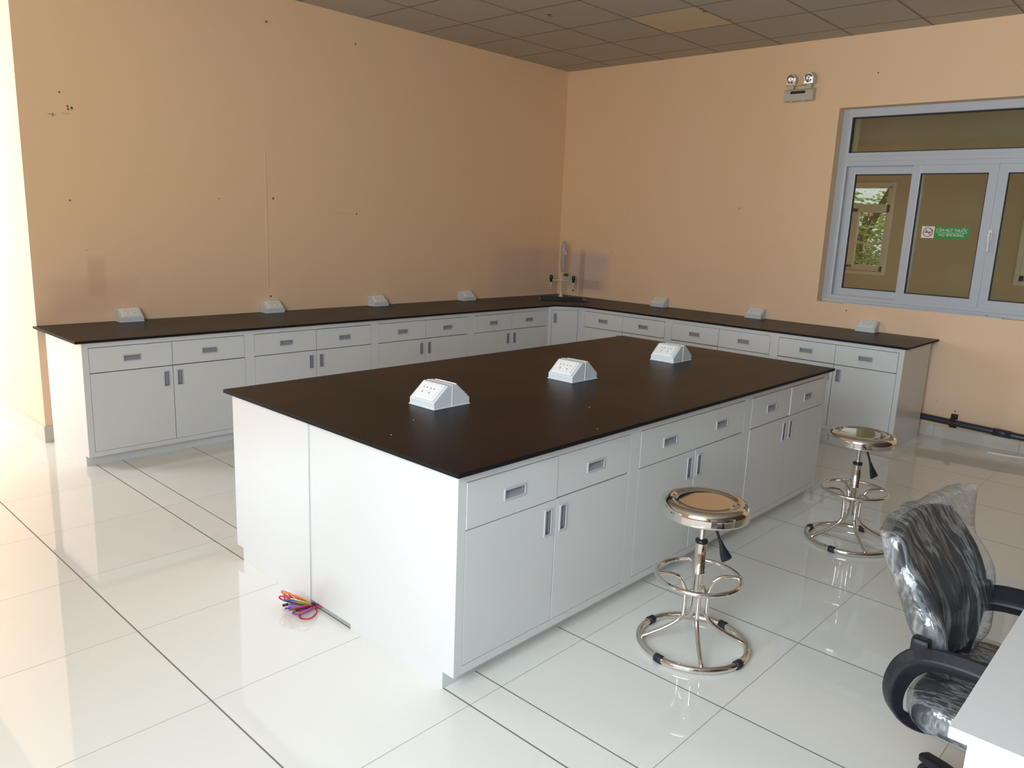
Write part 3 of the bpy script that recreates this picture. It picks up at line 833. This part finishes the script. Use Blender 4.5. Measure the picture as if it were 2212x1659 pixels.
# ------------------------------------------------------------------ pipe, brackets, scrap of paper
t = thing('waste_pipe', 'dark grey waste pipe running low along the right wall', 'pipe', (0, 0, 0))
bm = BM(); zz = lambda y: .159+(y+3.95)*.036
tube(bm, [(-.05, -1.2, zz(-1.2)), (-.05, -7.5, zz(-7.5))], .0255, seg=20); obj('pipe', bm, 'pipe', t, smooth=True)
bm = BM(); tube(bm, [(-.05, -4.48, zz(-4.48)), (-.05, -4.60, zz(-4.60))], .030, seg=20); obj('coupling', bm, 'pipe', t, smooth=True)
bm = BM(); z = zz(-4.19)
box(bm, -.0055, -.0015, -4.215, -4.165, z+.02, z+.062); box(bm, -.0055, -.0015, -4.215, -4.165, z-.07, z-.02)
tube(bm, [(-.003, -4.19, z+.034), (-.03, -4.19, z+.036), (-.06, -4.19, z+.03), (-.08, -4.19, z+.01), (-.08, -4.19, z-.012), (-.06, -4.19, z-.03), (-.03, -4.19, z-.036), (-.003, -4.19, z-.034)], 1, sec=[(-.018, -.001), (.018, -.001), (.018, .001), (-.018, .001)])
obj('pipe_clamp', bm, 'rust', t)
bm = BM()
pp = [(-.195, -4.49), (-.17, -4.50), (-.145, -4.60), (-.125, -4.70), (-.11, -4.80), (-.135, -4.80), (-.16, -4.70), (-.185, -4.60)]
prism(bm, pp, .001, .008)
o = obj('paper_scrap', bm, 'paper'); tag(o, 'thin white scrap of paper on the floor below the grey pipe', 'paper')

# ------------------------------------------------------------------ bundle of coloured wires
t = thing('wire_bundle', 'coil of coloured electric wires on the floor at the island end', 'wires', (-5.232, -3.152, 0))
cols = [('pink', (232, 96, 128)), ('pink', (240, 120, 140)), ('red', (206, 34, 44)), ('red', (220, 48, 56)), ('orange', (240, 140, 30)), ('yellow', (232, 190, 60)), ('yellow', (222, 200, 110)),
        ('blue', (60, 90, 180)), ('blue', (90, 150, 200)), ('purple', (110, 60, 170)), ('purple', (150, 80, 180)), ('grey', (120, 124, 120)), ('brown', (110, 60, 40)), ('magenta', (200, 40, 110)),
        ('pink', (236, 110, 120)), ('purple', (96, 62, 160)), ('orange', (236, 120, 50)), ('red', (190, 30, 50))]
wm = {}
rnd = random.Random(4)
# image-right in the floor plane is about (.68,-.73); coil loops leave the gap under the filler and return
for i, (nme, c) in enumerate(cols):
    if c not in wm: wm[c] = mat('wire_'+nme, srgb(*c), .35)
    bm = BM()
    fan = i/(len(cols)-1)                    # 0 = along the panel, 1 = towards the camera
    a = R(118 + 95*fan + rnd.uniform(-6, 6))
    ln = rnd.uniform(.085, .12) if fan > .25 else rnd.uniform(.10, .125)
    dx = Vector((math.cos(a), math.sin(a), 0)); sd_ = Vector((-dx.y, dx.x, 0))
    w = rnd.uniform(.018, .045)*(1 if fan > .25 else .4); zb = .004+.026*rnd.random()
    lift = .045*(1-fan)+.012*rnd.random()
    pts = [Vector((.035, -.01, .006)), Vector((.0, 0, .011)), dx*ln*.5+sd_*w*.7+Vector((0, 0, zb+lift*.6)), dx*ln*.95+sd_*w*.6+Vector((0, 0, zb+lift)), dx*ln*1.05-sd_*w*.1+Vector((0, 0, max(.004, zb*.8+lift*.8))),
           dx*ln*.85-sd_*w*.8+Vector((0, 0, max(.004, zb*.6+lift*.4))), dx*ln*.4-sd_*w*.7+Vector((0, 0, max(.004, zb*.5))), Vector((.01, -.015, .006)), Vector((.04, -.02, .006))]
    if fan < .22: pts = [p+Vector((-.002-.012*(p.length > .05), 0, 0)) for p in pts]
    tube(bm, smooth_path(pts, 6), .0031, seg=6)
    obj(nme+'_wire', bm, wm[c], t, smooth=True)
bm = BM(); tube(bm, smooth_path([(.0, 0, .01), (-.04, .03, .016), (-.07, .065, .016), (-.082, .078, .014)], 4), .0022, seg=6); obj('grey_wire', bm, mat('wire_dull', srgb(120, 110, 80), .4), t, smooth=True)
bm = BM(); tube(bm, [(-.077, .073, .015), (-.093, .088, .010)], .0055, seg=10); obj('taped_end', bm, 'black', t)
bm = BM(); tube(bm, [(-.001, -.002, .0135), (-.026, .004, .0135)], .013, seg=10); obj('black_tie', bm, 'black', t)

# ------------------------------------------------------------------ steel stools
def make_stool(label, loc, rz):
    t = thing('steel_stool', label, 'stool', loc, rz, 'round steel stools')
    bm = BM()
    prof = [(0, .593), (.08, .593), (.098, .593), (.1015, .5928), (.108, .590), (.113, .590), (.118, .5945), (.135, .5965), (.15, .594), (.159, .588), (.1645, .578), (.1655, .570), (.1656, .564), (.1656, .548), (.1655, .543), (.163, .540), (.152, .5405), (.152, .553), (0, .553)]
    lathe(bm, prof, 64); obj('seat', bm, 'steel', t)
    bm = BM(); lathe(bm, [(0, .553), (.06, .553), (.06, .545), (.02, .538), (.02, .53), (0, .53)], 24); obj('seat_plate', bm, 'black', t)
    bm = BM(); lathe(bm, [(.0115, .54), (.0115, .43)], 20); obj('piston', bm, 'chrome', t)
    bm = BM(); lathe(bm, [(.012, .44), (.023, .438), (.0235, .428), (.021, .424), (0, .424)], 24); obj('collar', bm, 'black', t)
    bm = BM(); lathe(bm, [(.0215, .428), (.0215, .312), (.0235, .310), (.0235, .303), (.02, .300), (.02, .152), (.017, .149), (0, .149)], 28); obj('sleeve', bm, 'chrome', t)
    def ring(rad, z, r): return [(rad*math.cos(2*PI*k/72), rad*math.sin(2*PI*k/72), z) for k in range(72)]
    bm = BM(); tube(bm, ring(.157, .288, 0), .0095, seg=12, closed=True); obj('foot_ring', bm, 'steel', t)
    bm = BM(); tube(bm, ring(.204, .0175, 0), .0125, seg=14, closed=True); obj('base_ring', bm, 'steel', t)
    for k in range(4):
        a = R(k*90+40); c, s = math.cos(a), math.sin(a)
        pts = [(.157, .289), (.125, .292), (.085, .288), (.06, .268), (.047, .235), (.043, .2), (.043, .14), (.05, .118), (.07, .095), (.12, .062), (.203, .02)]
        bm = BM(); tube(bm, smooth_path([(r_*c, r_*s, z) for r_, z in pts], 4), .0085, seg=10); obj('leg', bm, 'steel', t, smooth=True)
        bm = BM(); box(bm, .018, .046, -.004, .004, .16, .23, Matrix.Rotation(a, 4, 'Z')); obj('weld_plate', bm, 'steel', t)
    for k in range(4):
        a = R(k*90+84)
        pts = [(.204*math.cos(a+d), .204*math.sin(a+d), .0175) for d in (-.07, -.035, 0, .035, .07)]
        bm = BM(); tube(bm, pts, .0165, seg=14); obj('rubber_foot', bm, 'rubber', t, smooth=True)
    la = R(-42)
    ca, sa = math.cos(la), math.sin(la)
    bm = BM(); tube(bm, smooth_path([(.02*ca, .02*sa, .538), (.035*ca, .035*sa, .515), (.06*ca, .06*sa, .46), (.072*ca, .072*sa, .43)], 4), .005, seg=8)
    lv = obj('lever', bm, 'black', t, smooth=True)
    bm = BM()
    ctr = [(.068, .44), (.078, .418), (.088, .392), (.1, .366), (.106, .354)]
    tube(bm, smooth_path([(r_*ca, r_*sa, z) for r_, z in ctr], 3), [(.6, .8), (.8, .9), (1, 1), (1.1, 1), (1.3, 1.05), (1.6, 1.1), (1.9, 1.1), (2.2, 1.1), (2.4, 1.1), (2.6, 1.1), (2.7, 1.), (2.75, .9), (2.5, .7)],
         sec=[(.008*math.cos(2*PI*k/14), .007*math.sin(2*PI*k/14)) for k in range(14)], up=(-sa, ca, 0))
    obj('lever_paddle', bm, 'black', lv, smooth=True)
    return t
st = make_stool('polished steel swivel stool standing nearer the camera, beside the middle island cabinet', (-4.332, -4.374, 0), 0)
dup(st, (-2.81, -4.405, 0), R(5), 'polished steel swivel stool further back, between the island and the grey pipe')

# ------------------------------------------------------------------ desk
t = thing('desk', 'light grey desk with white edge and side panel, cut off by the frame', 'desk', (-5.425, -5.452, 0))
bm = BM(); box(bm, 0, 1.4, -.75, 0, .728, .75)
bmesh.ops.recalc_face_normals(bm, faces=bm.faces[:])
for f in bm.faces: f.material_index = 0 if f.normal.z > .5 else 1
obj('desk_top', bm, ['desk', 'desk_edge'], t, bevel=.0015)
bm = BM(); box(bm, .008, .03, -.72, -.03, 0, .7275); obj('side_panel', bm, 'desk_edge', t, bevel=.001)
bm = BM(); box(bm, 1.37, 1.392, -.72, -.03, 0, .7275); obj('side_panel', bm, 'desk_edge', t, bevel=.001)

# ------------------------------------------------------------------ office chair in its wrapping
ch = thing('office_chair', 'dark office chair still in clear plastic wrap, pushed under the desk', 'chair', (-4.67, -5.50, 0), R(-3))
# local: chair faces -y
def back_pt(u, v, off=0.):
    """u -1..1 across, v 0..1 up"""
    ks = [(0, .075), (.12, .12), (.3, .178), (.5, .215), (.7, .226), (.88, .222), (1, .205)]
    hw = .205
    for (a, wa), (c, wc) in zip(ks, ks[1:]):
        if v <= c: hw = wa+(wc-wa)*(v-a)/(c-a); break
    z = .475+v*.35
    y = .245+.11*v-.035*math.sin(v*PI*1.1)
    y -= .055*u*u*(1-.35*v)
    z += -.022*(abs(u)**3)*(v > .5)*(v-.5)*2
    return Vector((u*hw+.03+.04*v, y+off, z))
NU, NV = 18, 22
def back_surface(off0, off1, scale=1., jig=0., seed=0, vmax=1., extra=None):
    bm = BM(); G = {}
    for side, off in ((0, off0), (1, off1)):
        for i in range(NU+1):
            for j in range(NV+1):
                u = (i/NU*2-1)*scale; v = j/NV*vmax
                p = back_pt(u, v, off)
                if jig:
                    nn = noise.noise(Vector((p.x*14+seed, side*5+p.y*5, p.z*4)))*jig+noise.noise(Vector((p.x*40, side*3+seed, p.z*9)))*jig*.5
                    p.y += nn
                if extra: p = extra(p, u, v, side)
                G[side, i, j] = bm.verts.new(p)
    for i in range(NU):
        for j in range(NV):
            bm.faces.new((G[0, i, j], G[0, i+1, j], G[0, i+1, j+1], G[0, i, j+1])); bm.faces.new((G[1, i, j], G[1, i, j+1], G[1, i+1, j+1], G[1, i+1, j]))
    for j in range(NV):
        bm.faces.new((G[0, 0, j], G[0, 0, j+1], G[1, 0, j+1], G[1, 0, j])); bm.faces.new((G[0, NU, j], G[1, NU, j], G[1, NU, j+1], G[0, NU, j+1]))
    for i in range(NU):
        bm.faces.new((G[0, i, NV], G[0, i+1, NV], G[1, i+1, NV], G[1, i, NV])); bm.faces.new((G[0, i, 0], G[1, i, 0], G[1, i+1, 0], G[0, i+1, 0]))
    return bm
obj('backrest', back_surface(0, .012, .97), 'mesh', ch, smooth=True)
bm = BM()
per = [back_pt(-1, k/10, .008) for k in range(11)] + [back_pt(-1+2*k/10, 1, .008) for k in range(1, 10)] + [back_pt(1, 1-k/10, .008) for k in range(11)] + [back_pt(1-2*k/4, 0, .008) for k in range(1, 4)]
tube(bm, per, .0135, seg=10, closed=True)
obj('backrest_frame', bm, 'chair_plastic', ch, smooth=True)
bm = BM()
rows = []
for k in range(15):
    u = -.95+1.9*k/14
    row = []
    for v, off in ((.80, -.006), (.84, -.013), (.96, -.014), (1.01, -.004), (1.01, .018), (.80, .016)):
        row.append(bm.verts.new(back_pt(u, v, off)))
    rows.append(row)
for A_, B_ in zip(rows, rows[1:]):
    for k in range(6): bm.faces.new((A_[k], A_[(k+1) % 6], B_[(k+1) % 6], B_[k]))
bm.faces.new(rows[0]); bm.faces.new(list(reversed(rows[-1])))
obj('top_rail', bm, 'seat_fabric', ch, bevel=.003, smooth=True)
bm = BM(); tube(bm, smooth_path([(.035, .275, .57), (.035, .272, .51), (.03, .235, .43), (0, .12, .385)], 5), 1, sec=[(-.024, -.008), (.024, -.008), (.024, .008), (-.024, .008)], up=(0, -1, .2)); obj('back_support', bm, 'chair_plastic', ch)
def bag(p, u, v, side):
    s = 1 if side else -1
    k = 1.0
    q = p.copy()
    bulge = .03*math.sin(PI*min(1, max(0, v*1.0)))
    q.y += s*bulge*(1-u*u*.6)
    if u < 0: q.x -= .05*(1-v)*(-u)**2*math.sin(PI*min(1, v+.25))     # loose on its left side
    if v > .86 and u > .5: q.x += .14*(u-.5)/.5*(v-.86)/.14; q.z += .012*(u-.5)/.5*(v-.86)/.14
    if v > .9 and u < -.7: q.z += .02*(-u-.7)/.3; q.x -= .012*(-u-.7)/.3
    q.z += .012*(v > .97)+.006*noise.noise(Vector((u*6, 0, v*3)))
    return q
bm = back_surface(-.016, .035, 1.11, .022, 3, 1.04, bag)
w = obj('plastic_wrap', bm, 'wrap', ch, subsurf=1, smooth=True); w['label'] = 'clear crinkled plastic bag over the backrest'
# seat
bm = BM(); vs = []
prof = rrect(-.235, .235, -.25, .235, .09, 6)
prism(bm, prof, .40, .465)
obj('seat', bm, 'seat_fabric', ch, bevel=.022)
bm = BM()
rings = []
for z, s in ((.385, .96), (.40, 1.035), (.43, 1.06), (.462, 1.05), (.476, .97), (.480, .75), (.479, .4), (.478, .12)):
    ring = []
    pr = rrect(-.235, .235, -.25, .235, .09, 8)
    for k, (x, y) in enumerate(pr):
        n_ = noise.noise(Vector((x*30, y*30, z*14)))*.012
        ring.append(bm.verts.new((x*s+n_*(.5 if z > .475 else 1), y*s+n_*.6, z+n_*.35)))
    rings.append(ring)
for P0, P1 in zip(rings, rings[1:]):
    for k in range(len(P0)): bm.faces.new((P0[k], P0[(k+1) % len(P0)], P1[(k+1) % len(P0)], P1[k]))
w = obj('seat_wrap', bm, 'wrap', ch, subsurf=1, smooth=True); w['label'] = 'clear crinkled plastic cover on the seat'
# armrests
sec = rrect(-.5, .5, -.5, .5, .22, 3)
for s in (-1, 1):
    x = s*.245
    pts = [(x*.42, .09, .372), (x*.62, .165, .372), (x*.8, .215, .385), (x*.95, .248, .425), (x, .256, .485), (x, .236, .55), (x, .19, .592), (x, .10, .606), (x, -.02, .602), (x, -.12, .588), (x, -.15, .572)]
    path = smooth_path(pts, 4)
    n = len(path); ws = []
    for i in range(n):
        f = i/(n-1)
        hgt = .026 if f < .3 else .026+.042*math.sin(min(1, (f-.3)/.5)*PI*.72) if f < .8 else .055-.02*(f-.8)/.2
        ws.append((.034 if f < .3 else .044, max(.026, hgt)))
    bm = BM(); tube(bm, path, ws, sec=sec, up=(0, -.25, -1) if False else None)
    a_ = obj('armrest', bm, 'chair_plastic', ch, bevel=.002)
    bm = BM(); box(bm, x-.018, x+.018, .19, .232, .585, .64, bev=.010); obj('arm_joint', bm, 'chair_plastic', a_)
bm = BM(); box(bm, -.1, .1, -.12, .14, .355, .4, bev=.01); obj('tilt_mechanism', bm, 'chair_plastic', ch)
bm = BM(); lathe(bm, [(0, .36), (.02, .36), (.02, .25), (.03, .25), (.03, .1), (0, .1)], 20); obj('gas_column', bm, 'black', ch)
for k in range(5):
    a = R(58+72*k)
    bm = BM()
    tube(bm, [(.02*math.cos(a), .02*math.sin(a), .105), (.12*math.cos(a), .12*math.sin(a), .1), (.25*math.cos(a), .25*math.sin(a), .086), (.315*math.cos(a), .315*math.sin(a), .076)], [(.055, .05), (.05, .045), (.046, .036), (.04, .026)], sec=rrect(-.5, .5, -.5, .5, .3, 4), up=(0, 0, 1))
    lg = obj('base_leg', bm, 'chair_plastic', ch, bevel=.002)
    bm = BM()
    for s in (-1, 1):
        Tw = Matrix.Translation((.30*math.cos(a), .30*math.sin(a), .0265)) @ Matrix.Rotation(a+R(35), 4, 'Z') @ Matrix.Translation((0, s*.013, 0)) @ Matrix.Rotation(PI/2, 4, 'X')
        lathe(bm, [(0, -.009), (.02, -.009), (.026, -.006), (.026, .006), (.02, .009), (0, .009)], 20, Tw)
    tube(bm, [(.30*math.cos(a), .30*math.sin(a), .03), (.30*math.cos(a), .30*math.sin(a), .078)], .006)
    obj('caster', bm, 'black', lg)

# ------------------------------------------------------------------ light
world = bpy.data.worlds.new('sky'); bpy.context.scene.world = world; world.use_nodes = True
nt = world.node_tree; bg = nt.nodes['Background']
bg.inputs[0].default_value = (.86, .93, 1, 1); bg.inputs[1].default_value = 1.3
for i, (a, c) in enumerate(DW):
    L = bpy.data.lights.new('daylight', 'AREA'); L.shape = 'RECTANGLE'; L.size = (c-a)-.1; L.size_y = 2.05
    L.energy = (235, 315)[i]; L.color = (.77, .90, 1.0)
    o = bpy.data.objects.new('daylight', L); C.objects.link(o)
    o.location = (XW-.15, (a+c)/2, 2.015); o.rotation_euler = (0, -PI/2, 0)

# ------------------------------------------------------------------ camera
yaw, pitch, roll = .823102699, -.206837251, .0400601508
f = Vector((math.sin(yaw)*math.cos(pitch), math.cos(yaw)*math.cos(pitch), math.sin(pitch)))
r = Vector((math.cos(yaw), -math.sin(yaw), 0)); u = r.cross(f)
r2 = r*math.cos(roll)+u*math.sin(roll); u2 = -r*math.sin(roll)+u*math.cos(roll)
cam = bpy.data.cameras.new('camera'); cam.sensor_width = 36; cam.lens = 1673.48747/2212*36; cam.clip_start = .02
co = bpy.data.objects.new('camera', cam); C.objects.link(co)
mw = Matrix.Identity(4)
for i in range(3): mw[i][0] = r2[i]; mw[i][1] = u2[i]; mw[i][2] = -f[i]; mw[i][3] = (-6.84140085, -5.69575943, 1.58000248)[i]
co.matrix_world = mw
S = bpy.context.scene
S.camera = co
S.view_settings.view_transform = 'Standard'; S.view_settings.look = 'None'
S.view_settings.exposure = .27; S.view_settings.gamma = 1; S.view_settings.use_curve_mapping = False
S.cycles.max_bounces = 12; S.cycles.diffuse_bounces = 6; S.cycles.glossy_bounces = 5; S.cycles.transparent_max_bounces = 16
S.cycles.sample_clamp_indirect = 8
